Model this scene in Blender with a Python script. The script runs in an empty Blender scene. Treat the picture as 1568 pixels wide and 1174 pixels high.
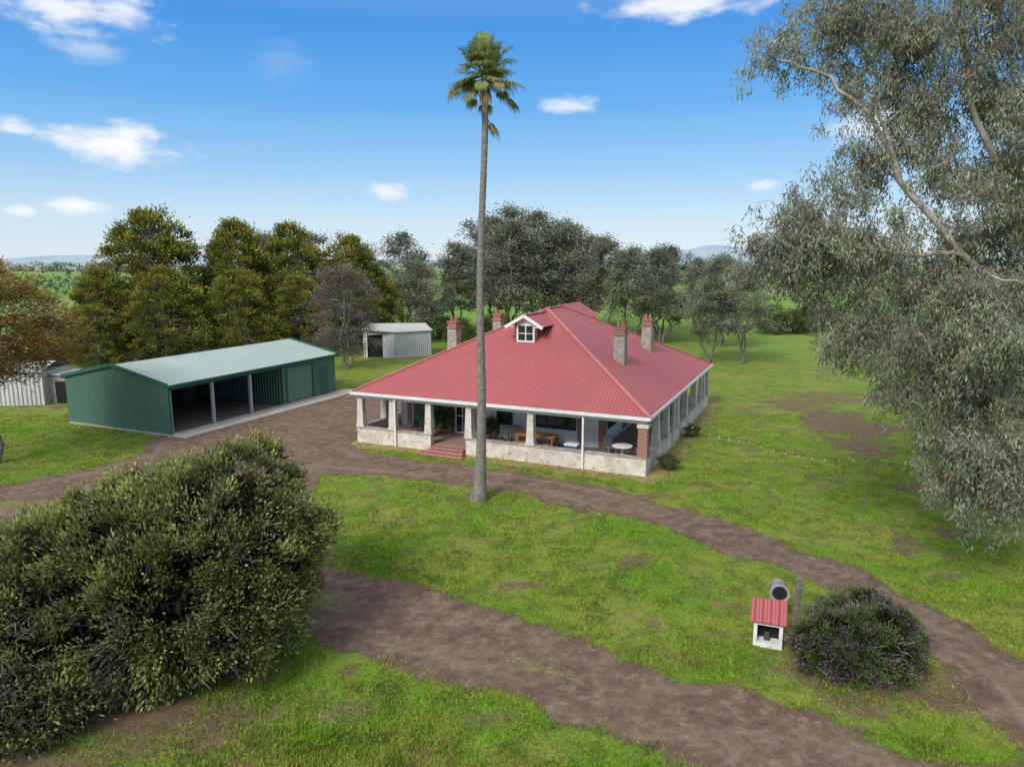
import bpy, math, numpy as np
from mathutils import Vector
rng=np.random.default_rng(7)
col=bpy.context.scene.collection
sc=bpy.context.scene

# ---------------------------------------------------------------- materials
def newmat(name):
    m=bpy.data.materials.new(name);m.use_nodes=True
    nt=m.node_tree;nt.nodes.clear()
    out=nt.nodes.new("ShaderNodeOutputMaterial")
    return m,nt,out
class NT:
    def __init__(s,nt): s.nt=nt
    def n(s,t,**k):
        nd=s.nt.nodes.new(t)
        for a,b in k.items(): setattr(nd,a,b)
        return nd
    def l(s,a,b): s.nt.links.new(a,b)
    def val(s,sock,v):
        if isinstance(v,bpy.types.NodeSocket): s.l(v,sock)
        else: sock.default_value=v
    def math(s,op,a,b=0.0,clamp=False):
        nd=s.n("ShaderNodeMath",operation=op,use_clamp=clamp);s.val(nd.inputs[0],a);s.val(nd.inputs[1],b);return nd.outputs[0]
    def noise(s,vec,scale,detail=4,rough=.55,dist=0):
        nd=s.n("ShaderNodeTexNoise");s.l(vec,nd.inputs["Vector"]);nd.inputs["Scale"].default_value=scale
        nd.inputs["Detail"].default_value=detail;nd.inputs["Roughness"].default_value=rough;nd.inputs["Distortion"].default_value=dist
        return nd.outputs[0]
    def ss(s,v,a,b,o0=0.,o1=1.):
        nd=s.n("ShaderNodeMapRange",interpolation_type="SMOOTHSTEP");s.val(nd.inputs[0],v)
        nd.inputs[1].default_value=a;nd.inputs[2].default_value=b;nd.inputs[3].default_value=o0;nd.inputs[4].default_value=o1
        return nd.outputs[0]
    def mix(s,f,a,b,bt="MIX"):
        nd=s.n("ShaderNodeMix",data_type="RGBA",blend_type=bt)
        s.val(nd.inputs[0],f)
        for so,v in ((nd.inputs[6],a),(nd.inputs[7],b)):
            if isinstance(v,bpy.types.NodeSocket): s.l(v,so)
            else: so.default_value=(*v,1)
        return nd.outputs[2]
def principled(T,out,colr,rough=.8,spec=.3,normal=None,metal=0):
    p=T.n("ShaderNodeBsdfPrincipled")
    if isinstance(colr,bpy.types.NodeSocket): T.l(colr,p.inputs["Base Color"])
    else: p.inputs["Base Color"].default_value=(*colr,1)
    T.val(p.inputs["Roughness"],rough);p.inputs["Specular IOR Level"].default_value=spec;p.inputs["Metallic"].default_value=metal
    if normal is not None: T.l(normal,p.inputs["Normal"])
    T.l(p.outputs[0],out.inputs[0]);return p
def bump(T,h,strength=.5,dist=.02):
    b=T.n("ShaderNodeBump");b.inputs["Strength"].default_value=strength;b.inputs["Distance"].default_value=dist;T.l(h,b.inputs["Height"]);return b.outputs[0]
def simple(name,c1,c2=None,scale=3.,rough=.8,spec=.3,b=0.,bscale=30,thr=(.35,.65),c3=None):
    m,nt,out=newmat(name);T=NT(nt)
    tc=T.n("ShaderNodeTexCoord").outputs["Object"]
    c2=c2 or tuple(x*.8 for x in c1)
    f=T.ss(T.noise(tc,scale,4,.62),*thr)
    c=T.mix(f,c1,c2)
    if c3: c=T.mix(T.ss(T.noise(tc,scale*2.3+1,4,.7,.6),.54,.68),c,c3)
    nrm=bump(T,T.noise(tc,bscale,2),b,.03) if b>0 else None
    principled(T,out,c,rough,spec,nrm);return m
def leafmat(name,trans=.25):
    m,nt,out=newmat(name);T=NT(nt)
    a=T.n("ShaderNodeAttribute",attribute_name="c").outputs["Color"]
    d=T.n("ShaderNodeBsdfDiffuse");T.l(a,d.inputs[0])
    t=T.n("ShaderNodeBsdfTranslucent");T.l(a,t.inputs[0])
    mx=T.n("ShaderNodeMixShader");mx.inputs[0].default_value=trans;T.l(d.outputs[0],mx.inputs[1]);T.l(t.outputs[0],mx.inputs[2])
    T.l(mx.outputs[0],out.inputs[0]);return m
M_leaf=leafmat("leaf",.3)
M_bark=simple("bark_grey",(.26,.22,.185),(.15,.125,.10),4,.95,.1,.6,18)
M_gumbark=simple("bark_gum",(.50,.45,.39),(.30,.25,.21),2.5,.85,.15,.4,14)
M_twig=simple("twig",(.29,.255,.23),(.17,.145,.13),3,.95,.1)

def corrug(name,c1,c2,coord,wave,strength=.6,rough=.5,dirt=None,dist=.02,sheet=.12):
    m,nt,out=newmat(name);T=NT(nt)
    if coord=="uv": v=T.n("ShaderNodeTexCoord").outputs["UV"]
    else: v=T.n("ShaderNodeTexCoord").outputs["Object"]
    sp=T.n("ShaderNodeSeparateXYZ");T.l(v,sp.inputs[0])
    x=sp.outputs[0]
    if coord=="xy": x=T.math("ADD",sp.outputs[0],sp.outputs[1])
    ph=T.math("MULTIPLY",x,2*math.pi/wave)
    h=T.math("SINE",ph)
    o=T.n("ShaderNodeTexCoord").outputs["Object"]
    c=T.mix(T.ss(T.noise(o,.5,4,.6),.3,.7),c1,c2)
    fl=T.math("FLOOR",T.math("MULTIPLY",x,1/.76))
    wn=T.n("ShaderNodeTexWhiteNoise",noise_dimensions="1D");T.l(fl,wn.inputs["W"])
    c=T.mix(T.math("MULTIPLY",wn.outputs[0],sheet),c,tuple(q*.5 for q in c1))
    if dirt: c=T.mix(T.ss(T.noise(o,2.2,5,.7,.5),.56,.78,0,.35),c,dirt)
    principled(T,out,c,rough,.35,bump(T,h,strength,dist));return m
M_roof=corrug("red_corrugated_roof",(.47,.125,.125),(.43,.112,.113),"uv",.2,1.,.5,(.34,.13,.11),.035,.1)
M_shedwall=corrug("green_corrugated",(.10,.20,.145),(.09,.185,.135),"xy",.25,1.,.5,None,.05)
M_shedroof=corrug("pale_corrugated",(.42,.51,.46),(.39,.475,.43),"x",.25,.7,.45,None,.03)
M_whitecorr=corrug("white_corrugated",(.70,.70,.67),(.56,.56,.53),"xy",.3,1.,.6,(.3,.24,.18),.05)
M_creamcorr=corrug("cream_corrugated",(.66,.64,.60),(.5,.49,.46),"xy",.3,1.,.6,(.25,.2,.15),.05)
M_dark=simple("dark_interior",(.02,.02,.02),rough=.9)
M_trim=simple("white_trim",(.8,.79,.76),(.7,.68,.65),3,.6)
M_wall=simple("white_render",(.80,.79,.77),(.68,.66,.63),1.5,.85,.2,.3,25)
M_pier=simple("cream_pier",(.70,.66,.6),(.55,.5,.43),2.5,.9,.2,.6,16,c3=(.34,.29,.24))
M_parapet=simple("stained_parapet",(.70,.65,.57),(.54,.48,.40),1.3,.92,.15,.8,9,c3=(.31,.20,.13))
M_cap=simple("parapet_cap",(.46,.43,.39),(.27,.25,.22),3,.9,.2,.4,20)
M_tile=simple("terracotta_tile",(.36,.13,.095),(.26,.10,.08),5,.7)
M_concrete=simple("concrete",(.47,.44,.395),(.38,.355,.315),.8,.9,.2,.2,30,c3=(.33,.30,.26))
M_wood=simple("orange_wood",(.42,.18,.065),(.32,.13,.05),6,.5)
M_greenframe=simple("green_window_frame",(.045,.075,.05),rough=.5)
M_redframe=simple("red_brown_frame",(.2,.06,.05),rough=.5)
M_blue=simple("blue_plastic",(.02,.1,.32),rough=.4)
M_grey=simple("grey_metal",(.26,.26,.25),(.18,.18,.18),5,.5)
M_postgrey=simple("weathered_post",(.27,.235,.2),(.16,.14,.12),6,.9,.1,.5,25)
M_gal=simple("galvanised_steel",(.45,.46,.47),(.36,.37,.38),5,.4)
M_chim=simple("rough_cast_chimney",(.42,.385,.33),(.28,.25,.215),4,.95,.1,.8,18,c3=(.2,.17,.14))
def brick(name,c1=(.34,.125,.085),c2=(.26,.095,.065)):
    m,nt,out=newmat(name);T=NT(nt)
    o=T.n("ShaderNodeTexCoord").outputs["Object"];sp=T.n("ShaderNodeSeparateXYZ");T.l(o,sp.inputs[0])
    cb=T.n("ShaderNodeCombineXYZ");T.l(T.math("ADD",sp.outputs[0],sp.outputs[1]),cb.inputs[0]);T.l(sp.outputs[2],cb.inputs[1])
    b=T.n("ShaderNodeTexBrick");T.l(cb.outputs[0],b.inputs["Vector"]);b.inputs["Scale"].default_value=1
    b.inputs["Brick Width"].default_value=.23;b.inputs["Row Height"].default_value=.085;b.inputs["Mortar Size"].default_value=.01
    b.inputs["Color1"].default_value=(*c1,1);b.inputs["Color2"].default_value=(*c2,1);b.inputs["Mortar"].default_value=(.38,.33,.28,1)
    principled(T,out,b.outputs[0],.85,.2);return m
M_brick=brick("red_brick")
m,nt,out=newmat("window_glass");T=NT(nt);principled(T,out,(.02,.025,.03),.08,.6);M_glass=m

# ---------------------------------------------------------------- geometry helpers
def build(name,V,F,mats,midx=None,colr=None,parent=None,smooth=False,uv=None):
    k=F.shape[1]
    me=bpy.data.meshes.new(name)
    me.vertices.add(len(V));me.vertices.foreach_set("co",np.ascontiguousarray(V,dtype=np.float32).ravel())
    me.loops.add(F.size);me.loops.foreach_set("vertex_index",np.ascontiguousarray(F,dtype=np.int32).ravel())
    me.polygons.add(len(F));me.polygons.foreach_set("loop_start",np.arange(0,F.size,k,dtype=np.int32))
    for mm in mats: me.materials.append(mm)
    if midx is not None: me.polygons.foreach_set("material_index",np.ascontiguousarray(midx,dtype=np.int32))
    if smooth: me.polygons.foreach_set("use_smooth",np.ones(len(F),dtype=bool))
    me.update(calc_edges=True)
    if colr is not None:
        a=me.attributes.new("c","FLOAT_COLOR","POINT");c4=np.ones((len(V),4),np.float32);c4[:,:3]=colr;a.data.foreach_set("color",c4.ravel())
    ob=bpy.data.objects.new(name,me);col.objects.link(ob)
    if parent: ob.parent=parent
    return ob
class Geo:
    def __init__(s): s.V=[];s.F=[];s.M=[];s.C=[];s.n=0
    def add(s,V,F,mi,C):
        V=np.asarray(V,float);s.V.append(V);s.F.append(np.asarray(F)+s.n);s.M.append(np.full(len(F),mi));s.n+=len(V)
        C=np.asarray(C,float)
        if C.ndim==1: C=np.tile(C,(len(V),1))
        s.C.append(C)
    def tube(s,pts,rad,seg=6,mi=0,c=(.2,.2,.2)):
        pts=np.asarray(pts,float);n=len(pts);rad=np.broadcast_to(rad,(n,))
        tan=np.gradient(pts,axis=0);tan/=np.linalg.norm(tan,axis=1)[:,None]+1e-9
        ref=np.array([0.,0,1]) if abs(tan[0,2])<.8 else np.array([1.,0,0])
        a=np.cross(tan,ref);a/=np.linalg.norm(a,axis=1)[:,None]+1e-9;b=np.cross(tan,a)
        th=np.linspace(0,2*np.pi,seg,endpoint=False)
        V=pts[:,None,:]+rad[:,None,None]*(np.cos(th)[None,:,None]*a[:,None,:]+np.sin(th)[None,:,None]*b[:,None,:])
        V=V.reshape(-1,3)
        i=np.arange(n-1)[:,None]*seg;j=np.arange(seg)[None,:];j2=(j+1)%seg
        F=np.stack([i+j,i+j2,i+seg+j2,i+seg+j],-1).reshape(-1,4)
        s.add(V,F,mi,c)
    def leaves(s,P,D,L,W,C,mi=1):
        n=len(P);D=D/(np.linalg.norm(D,axis=1)[:,None]+1e-9)
        sd=np.cross(D,rng.normal(size=(n,3)));sd/=np.linalg.norm(sd,axis=1)[:,None]+1e-9
        L=np.broadcast_to(L,(n,))[:,None];W=np.broadcast_to(W,(n,))[:,None]
        V=np.stack([P,P+D*L*.45+sd*W*.5,P+D*L,P+D*L*.45-sd*W*.5],1).reshape(-1,3)
        F=np.arange(n*4).reshape(-1,4)
        s.add(V,F,mi,np.repeat(C,4,axis=0))
    def build(s,name,mats,parent=None,smooth=False):
        return build(name,np.concatenate(s.V),np.concatenate(s.F),mats,np.concatenate(s.M),np.concatenate(s.C),parent,smooth)
class Part:
    def __init__(s,name,mat,parent=None): s.v=[];s.f=[];s.name=name;s.mat=mat;s.parent=parent;s.uv=[]
    def box(s,x0,x1,y0,y1,z0,z1,tx=0,ty=0):
        n=len(s.v)
        s.v+=[(x0,y0,z0),(x1,y0,z0),(x1,y1,z0),(x0,y1,z0),(x0+tx,y0+ty,z1),(x1-tx,y0+ty,z1),(x1-tx,y1-ty,z1),(x0+tx,y1-ty,z1)]
        s.f+=[tuple(n+i for i in q) for q in ((0,3,2,1),(4,5,6,7),(0,1,5,4),(1,2,6,5),(2,3,7,6),(3,0,4,7))];return s
    def poly(s,pts,uv=None):
        n=len(s.v);s.v+=list(pts);s.f.append(tuple(range(n,n+len(pts))))
        if uv: s.uv+=list(uv)
        return s
    def beam(s,a,b,w,h):
        a=Vector(a);b=Vector(b);d=(b-a).normalized();up=Vector((0,0,1)) if abs(d.z)<.95 else Vector((1,0,0))
        x=d.cross(up).normalized()*w/2;z=x.cross(d).normalized()*h/2;n=len(s.v)
        for p in (a,b): s.v+=[tuple(p-x-z),tuple(p+x-z),tuple(p+x+z),tuple(p-x+z)]
        s.f+=[tuple(n+i for i in q) for q in ((0,1,2,3),(7,6,5,4),(0,4,5,1),(1,5,6,2),(2,6,7,3),(3,7,4,0))];return s
    def cyl(s,c,r0,r1,z0,z1,seg=14):
        n=len(s.v)
        for z,r in ((z0,r0),(z1,r1)):
            for i in range(seg):
                t=2*math.pi*i/seg;s.v.append((c[0]+r*math.cos(t),c[1]+r*math.sin(t),z))
        for i in range(seg): s.f.append((n+i,n+(i+1)%seg,n+seg+(i+1)%seg,n+seg+i))
        s.f.append(tuple(n+seg+i for i in range(seg)));s.f.append(tuple(n+seg-1-i for i in range(seg)));return s
    def done(s,bevel=0):
        me=bpy.data.meshes.new(s.name);me.from_pydata(s.v,[],s.f);me.materials.append(s.mat)
        if s.uv:
            u=me.uv_layers.new(name="UVMap")
            for i,q in enumerate(s.uv): u.data[i].uv=q
        me.update();ob=bpy.data.objects.new(s.name,me);col.objects.link(ob)
        if s.parent: ob.parent=s.parent
        if bevel:
            b=ob.modifiers.new("b","BEVEL");b.width=bevel;b.segments=2
        return ob
def empty(name,loc=(0,0,0),rot=0):
    e=bpy.data.objects.new(name,None);col.objects.link(e);e.location=loc;e.rotation_euler=(0,0,rot);return e

def vn(x,y,sc_,seed):
    r=np.random.default_rng(seed).random((256,256));x=x/sc_+1000;y=y/sc_+1000
    xi=np.floor(x).astype(int);yi=np.floor(y).astype(int);fx=x-xi;fy=y-yi;fx=fx*fx*(3-2*fx);fy=fy*fy*(3-2*fy)
    g=lambda a,b:r[a%256,b%256]
    return (g(xi,yi)*(1-fx)+g(xi+1,yi)*fx)*(1-fy)+(g(xi,yi+1)*(1-fx)+g(xi+1,yi+1)*fx)*fy
def sdf(x,y,poly):
    P=np.array(poly);d=np.full(x.shape,1e9);ins=np.zeros(x.shape,bool)
    for i in range(len(P)):
        a=P[i-1];b=P[i];e=b-a;wx=x-a[0];wy=y-a[1];t=np.clip((wx*e[0]+wy*e[1])/(e@e+1e-12),0,1)
        d=np.minimum(d,np.hypot(wx-e[0]*t,wy-e[1]*t))
        c=((a[1]>y)!=(b[1]>y));xx=(b[0]-a[0])*(y-a[1])/((b[1]-a[1]) if b[1]!=a[1] else 1e-9)+a[0];ins^=(c&(x<xx))
    return np.where(ins,d,-d)
OUT=[(13.77,14.88),(13.08,16.71),(12.33,19.03),(11.19,22.22),(9.82,24.33),(8.08,26.5),(6.01,28.97),(4.55,30.47),(2.88,31.6),(-0.77,33.6),(-4.49,35.0),(-7.84,36.6),(-8.9,38.5),(-6.4,44),(-6.3,49.5),(-9,52.6),(-13,54.8),(-16.3,49),(-18.2,44),(-20.2,40.8),(-20.4,38.6),(-19.6,36.3),(-20.6,33.6),(-23,31),(-32,29.6),(-32,27.0),(-24,26.9),(-17.5,26),(-13,24),(-11,21),(-9.27,19.42),(-7.08,18.65),(-4.88,17.27),(-3.01,16.35),(-1.0,15.52),(1.11,14.4),(2.43,13.52),(3.6,12.8),(5.0,11.6),(10.3,8.7),(20,5),(24,8)]
ISL=[(-9.6,33.1),(-6.9,32.4),(-4.4,31.7),(-1.9,30.8),(0.5,29.7),(3.1,27.6),(5.4,26.1),(7.6,23.2),(9.1,21.4),(10.5,19.4),(10.9,17.8),(10.9,15.5),(10.4,13.4),(9.9,12.9),(8.3,13.2),(7.6,13.6),(6.2,14.8),(4.2,15.8),(2.0,17.4),(-0.5,19.2),(-3.4,21.0),(-5.7,22.1),(-7.7,26.3)]
A=math.radians(-23.9);ex=np.array([math.cos(A),math.sin(A)]);ey=np.array([-math.sin(A),math.cos(A)]);O=np.array([-1.2,35.6])
def h2w(a,s,z=0): p=O+ex*a+ey*s;return (p[0],p[1],z)
SO=np.array([-19.8,40.2]);SA=math.atan2(.918,.397)
def dirtf(x,y):
    w=(vn(x,y,1.3,3)-.5)*.7+(vn(x,y,.45,4)-.5)*.35
    d=np.minimum(sdf(x,y,OUT),-sdf(x,y,ISL))+w
    return np.clip(.5+d/.7,0,1)
def baref(x,y):
    b=np.zeros_like(x)
    def blob(cx,cy,rx,ry,s=1.): 
        nonlocal b
        q=np.hypot((x-cx)/rx,(y-cy)/ry)+(vn(x,y,.9,11)-.5)*1.0;b=np.maximum(b,s*np.clip(1.5-q,0,1))
    blob(20.5,43,2.8,4.8,1.);blob(19,38,1.5,2.6,.8);blob(12,19,.8,.4,.9);blob(14.3,21.5,1.0,.4,.75);blob(16,45,1.2,4,.5);blob(13,37,.8,3,.5);blob(17.2,28,1.3,.45,.55);blob(19.5,49,3,3,.65);blob(14,31,.5,1.5,.5)
    blob(-9,15.2,3.6,2.4,1.);blob(8.7,16.0,1.9,1.7,1.);blob(-11,12.8,3.8,1.5,1.);blob(-4,14.5,1.2,.5,.6);blob(24,52,5,3,.6);blob(15,55,3,5,.35);blob(-7,13.4,2.0,.8,.6)
    blob(-1.4,29.1,.7,.7,.8);blob(9.5,15.2,1.2,.8,.9);blob(-2,24,.6,.3,.5);blob(2.3,22.4,.6,.25,.6);blob(5.5,17.8,.9,.5,.5);blob(.8,13.4,1.6,.5,.4)
    n=vn(x,y,2.1,12)*.5+vn(x,y,.8,13)*.5
    b=np.maximum(b,np.clip((n-.66)*4.5,0,.68))
    return np.clip(b,0,1)
def dryf(x,y):
    lx=(x-O[0])*ex[0]+(y-O[1])*ex[1];ly=(x-O[0])*ey[0]+(y-O[1])*ey[1]
    dx=np.maximum(np.abs(lx)-8.2,0);dy=np.maximum(np.maximum(-ly,ly-18.8),0);d=np.hypot(dx,dy)
    return np.clip(1.35-d/1.1+(vn(x,y,.7,21)-.5)*.8,0,1)
# ---------------------------------------------------------------- ground
def axis(lo,hi,st,far0,far1):
    c=np.arange(lo,hi+1e-6,st);up=[hi];s=st
    while up[-1]<far1: s*=1.17;up.append(up[-1]+s)
    dn=[lo];s=st
    while dn[-1]>far0: s*=1.17;dn.append(dn[-1]-s)
    return np.concatenate([dn[:0:-1],c,up[1:]])
gx=axis(-34,34,.22,-7500,7500);gy=axis(9,56,.22,-400,7500)
X,Y=np.meshgrid(gx,gy)
x=X.ravel();y=Y.ravel()
Z=(vn(x,y,3,31)-.5)*.05+(vn(x,y,.9,32)-.5)*.02
R=np.hypot(x,y)
Z+=np.clip((R-130)/600,0,1)*(vn(x,y,420,33)-.55)*13
nx=len(gx);ny=len(gy)
ii=(np.arange(ny-1)[:,None]*nx+np.arange(nx-1)[None,:]).ravel()
Fq=np.stack([ii,ii+1,ii+nx+1,ii+nx],-1)
dm=dirtf(x,y);bm=baref(x,y);dr=dryf(x,y)
def grass_group():
    g=bpy.data.node_groups.new("grass_and_haze_colour","ShaderNodeTree")
    g.interface.new_socket("Color",in_out="OUTPUT",socket_type="NodeSocketColor")
    T=NT(g);o=T.n("NodeGroupOutput");P=T.n("ShaderNodeNewGeometry").outputs["Position"]
    a=T.ss(T.noise(P,.3,3,.6),.38,.62);b=T.ss(T.noise(P,1.3,4,.68,.4),.44,.62);d=T.ss(T.noise(P,6,3,.7),.42,.68)
    c=T.mix(a,(.155,.305,.024),(.26,.31,.058))
    c=T.mix(T.math("MULTIPLY",b,.9),c,(.12,.20,.03))
    c=T.mix(T.math("MULTIPLY",d,.5),c,(.31,.32,.10))
    e=T.ss(T.noise(P,.75,5,.75,.8),.53,.69)
    c=T.mix(T.math("MULTIPLY",e,.82),c,(.235,.19,.09))
    ln=T.n("ShaderNodeVectorMath",operation="LENGTH");T.l(P,ln.inputs[0])
    mp=T.n("ShaderNodeVectorMath",operation="MULTIPLY");T.l(P,mp.inputs[0]);mp.inputs[1].default_value=(.003,.010,0)
    pad=T.n("ShaderNodeTexVoronoi");pad.inputs["Scale"].default_value=1.3;T.l(mp.outputs[0],pad.inputs["Vector"])
    sp=T.n("ShaderNodeSeparateColor");T.l(pad.outputs["Color"],sp.inputs[0])
    fc=T.mix(sp.outputs[0],(.16,.34,.04),(.26,.37,.11));fc=T.mix(T.ss(sp.outputs[1],.58,.63),fc,(.32,.30,.18))
    fc=T.mix(T.ss(T.noise(P,.06,4,.6),.5,.75,0,.5),fc,(.13,.21,.05))
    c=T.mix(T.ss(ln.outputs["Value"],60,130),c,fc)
    c=T.mix(T.ss(ln.outputs["Value"],250,2500,0,.8),c,(.40,.49,.47))  # aerial haze painted into the ground colour, stronger with distance
    T.l(c,o.inputs[0]);return g
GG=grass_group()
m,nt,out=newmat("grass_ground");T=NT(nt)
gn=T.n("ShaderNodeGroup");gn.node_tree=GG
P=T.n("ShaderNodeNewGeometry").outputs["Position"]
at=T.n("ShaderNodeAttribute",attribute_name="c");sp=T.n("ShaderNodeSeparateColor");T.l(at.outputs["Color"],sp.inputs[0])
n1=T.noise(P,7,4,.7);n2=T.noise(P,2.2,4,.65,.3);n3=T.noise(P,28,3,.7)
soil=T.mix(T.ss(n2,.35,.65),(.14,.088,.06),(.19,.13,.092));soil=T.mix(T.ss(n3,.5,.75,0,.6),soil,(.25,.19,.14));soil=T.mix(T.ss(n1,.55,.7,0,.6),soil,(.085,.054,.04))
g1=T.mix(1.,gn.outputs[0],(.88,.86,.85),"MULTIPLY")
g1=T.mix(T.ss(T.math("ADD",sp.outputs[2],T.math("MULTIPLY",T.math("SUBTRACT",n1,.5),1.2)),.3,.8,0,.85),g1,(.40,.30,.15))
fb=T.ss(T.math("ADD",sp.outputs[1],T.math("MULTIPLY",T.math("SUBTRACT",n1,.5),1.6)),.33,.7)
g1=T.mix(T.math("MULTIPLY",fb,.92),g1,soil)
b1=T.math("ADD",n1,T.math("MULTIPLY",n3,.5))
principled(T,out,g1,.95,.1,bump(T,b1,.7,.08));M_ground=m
m,nt,out=newmat("dirt_driveway");T=NT(nt)
P=T.n("ShaderNodeNewGeometry").outputs["Position"]
at=T.n("ShaderNodeAttribute",attribute_name="c");sp=T.n("ShaderNodeSeparateColor");T.l(at.outputs["Color"],sp.inputs[0])
n1=T.noise(P,6,5,.72);n2=T.noise(P,.8,4,.62,.4);n3=T.noise(P,38,2,.7);n4=T.noise(P,2.3,5,.72,.25)
dc=T.mix(T.ss(n2,.35,.65),(.145,.09,.065),(.20,.137,.10))
dc=T.mix(T.ss(n4,.48,.66,0,.75),dc,(.29,.225,.168))
dc=T.mix(T.ss(n4,.47,.34,0,.6),dc,(.09,.055,.042))
dc=T.mix(T.ss(n3,.52,.72,0,.65),dc,(.34,.28,.225))
dc=T.mix(T.ss(sp.outputs[1],.3,.95,0,.7),dc,(.28,.22,.16))
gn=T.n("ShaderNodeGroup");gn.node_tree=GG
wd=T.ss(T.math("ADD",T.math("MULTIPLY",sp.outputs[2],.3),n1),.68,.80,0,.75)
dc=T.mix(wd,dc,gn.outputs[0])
bn=bump(T,T.math("ADD",T.math("ADD",n1,T.math("MULTIPLY",n3,.5)),T.math("MULTIPLY",sp.outputs[1],-.8)),.9,.07)
p=T.n("ShaderNodeBsdfPrincipled");T.l(dc,p.inputs["Base Color"]);p.inputs["Roughness"].default_value=.95;p.inputs["Specular IOR Level"].default_value=.1;T.l(bn,p.inputs["Normal"])
tr=T.n("ShaderNodeBsdfTransparent");mx=T.n("ShaderNodeMixShader")
al=T.ss(T.math("ADD",sp.outputs[0],T.math("MULTIPLY",T.math("SUBTRACT",n1,.5),1.3)),.38,.62)
T.l(al,mx.inputs[0]);T.l(tr.outputs[0],mx.inputs[1]);T.l(p.outputs[0],mx.inputs[2]);T.l(mx.outputs[0],out.inputs[0]);M_dirt=m

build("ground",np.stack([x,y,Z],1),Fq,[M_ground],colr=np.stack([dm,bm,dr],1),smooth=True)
dd=np.minimum(sdf(x,y,OUT),-sdf(x,y,ISL))
rut=np.maximum(np.exp(-((dd-.75)/.2)**2),.8*np.exp(-((dd-1.15)/.12)**2))*np.clip(vn(x,y,2.5,41)+.3,0,1)
cen=np.clip((dd-.9)/.5,0,1)*np.clip((vn(x,y,3.1,42)-.35)*2.5,0,1)*(y<29)*.8
keep=(dm[Fq].max(1)>0)&(R[Fq].max(1)<90)
Fd=Fq[keep];us,inv=np.unique(Fd,return_inverse=True)
build("dirt_driveway",np.stack([x,y,Z+.008],1)[us],inv.reshape(-1,4),[M_dirt],colr=np.stack([dm,rut,cen],1)[us],smooth=True)

# grass blades
n=650000
yy=12+rng.random(n)**1.7*34;xx=(rng.random(n)*2-1)*(yy*.80+2)
keep=(dirtf(xx,yy)<rng.random(n)*.9)&(baref(xx,yy)<rng.random(n)*1.0)
lx=(xx-O[0])*ex[0]+(yy-O[1])*ex[1];ly=(xx-O[0])*ey[0]+(yy-O[1])*ey[1]
keep&=~((np.abs(lx)<8.3)&(ly>-.1)&(ly<19));sx=(xx-SO[0])*.397+(yy-SO[1])*.918;sy=-(xx-SO[0])*.918+(yy-SO[1])*.397
keep&=~((sx>-.3)&(sx<17)&(sy>-1.8)&(sy<9))
keep&=(vn(xx,yy,.35,51)*.6+vn(xx,yy,1.6,52)*.5)>rng.random(n)*.8
xx=xx[keep];yy=yy[keep];n=len(xx)
zz=(vn(xx,yy,3,31)-.5)*.05+(vn(xx,yy,.9,32)-.5)*.02-.005
hh=(.03+.05*rng.random(n))*(.5+1.1*vn(xx,yy,1.1,53))*(1+(rng.random(n)<.03)*.8);ww=.012+.012*rng.random(n)+.0004*yy
th=rng.random(n)*2*np.pi;ln=rng.random(n)*.9
b0=np.stack([xx-np.cos(th)*ww,yy-np.sin(th)*ww,zz],1);b1=np.stack([xx+np.cos(th)*ww,yy+np.sin(th)*ww,zz],1)
t2=rng.random(n)*2*np.pi;tp=np.stack([xx+np.cos(t2)*hh*ln,yy+np.sin(t2)*hh*ln,zz+hh],1)
V=np.stack([b0,b1,tp],1).reshape(-1,3)
br=(.85+.6*rng.random(n));dry=(rng.random(n)<.08+.5*np.clip(dryf(xx,yy),0,1))
C=np.stack([br*np.where(dry,1.7,1.05),br*np.where(dry,1.1,1.08),br*np.where(dry,1.8,.9)],1)
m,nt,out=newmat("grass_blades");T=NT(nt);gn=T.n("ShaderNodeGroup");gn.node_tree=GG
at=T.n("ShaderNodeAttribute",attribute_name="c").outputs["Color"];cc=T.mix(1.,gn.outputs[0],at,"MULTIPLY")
d=T.n("ShaderNodeBsdfDiffuse");T.l(cc,d.inputs[0]);t=T.n("ShaderNodeBsdfTranslucent");T.l(cc,t.inputs[0]);mx=T.n("ShaderNodeMixShader");mx.inputs[0].default_value=.4
T.l(d.outputs[0],mx.inputs[1]);T.l(t.outputs[0],mx.inputs[2]);T.l(mx.outputs[0],out.inputs[0])
build("lawn_grass",V,np.arange(n*3).reshape(-1,3),[m],colr=np.repeat(C,3,axis=0))

# ---------------------------------------------------------------- house
H=empty("farmhouse",(O[0],O[1],0),A)
EX=8.35;Y0=-.2;Y1=19.0;ZE=2.9;AP=7.2;YA=8.15;YB=10.65
r=Part("roof",M_roof,H)
sl=math.hypot(AP-ZE,8.35)
fl=(-EX,Y0,ZE);fr=(EX,Y0,ZE);brr=(EX,Y1,ZE);bl=(-EX,Y1,ZE);pa=(0,YA,AP);pb=(0,YB,AP)
r.poly([fl,fr,pa],[(fl[0],0),(fr[0],0),(0,sl)])
r.poly([fr,brr,pb,pa],[(Y0,0),(Y1,0),(YB,sl),(YA,sl)])
r.poly([brr,bl,pb],[(EX,0),(-EX,0),(0,sl)])
r.poly([bl,fl,pa,pb],[(Y1,0),(Y0,0),(YA,sl),(YB,sl)])
def dormer(yf,yr,sgn,zr,ze,hw):
    ym=lambda z:(Y0+(z-ZE)/.515) if sgn>0 else (Y1-(z-ZE)/.515)
    a=(-hw,yf,ze);b=(0,yf,zr);c=(0,ym(min(zr,AP-.02))+sgn*.1,zr);d=(-hw,ym(ze)+sgn*.15,ze)
    mir=lambda p:(-p[0],p[1],p[2])
    r.poly([a,b,c,d],[(yf,0),(yf,1),(c[1],1),(d[1],0)])
    r.poly([mir(b),mir(a),mir(d),mir(c)],[(yf,1),(yf,0),(d[1],0),(c[1],1)])
    return c,d
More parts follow.
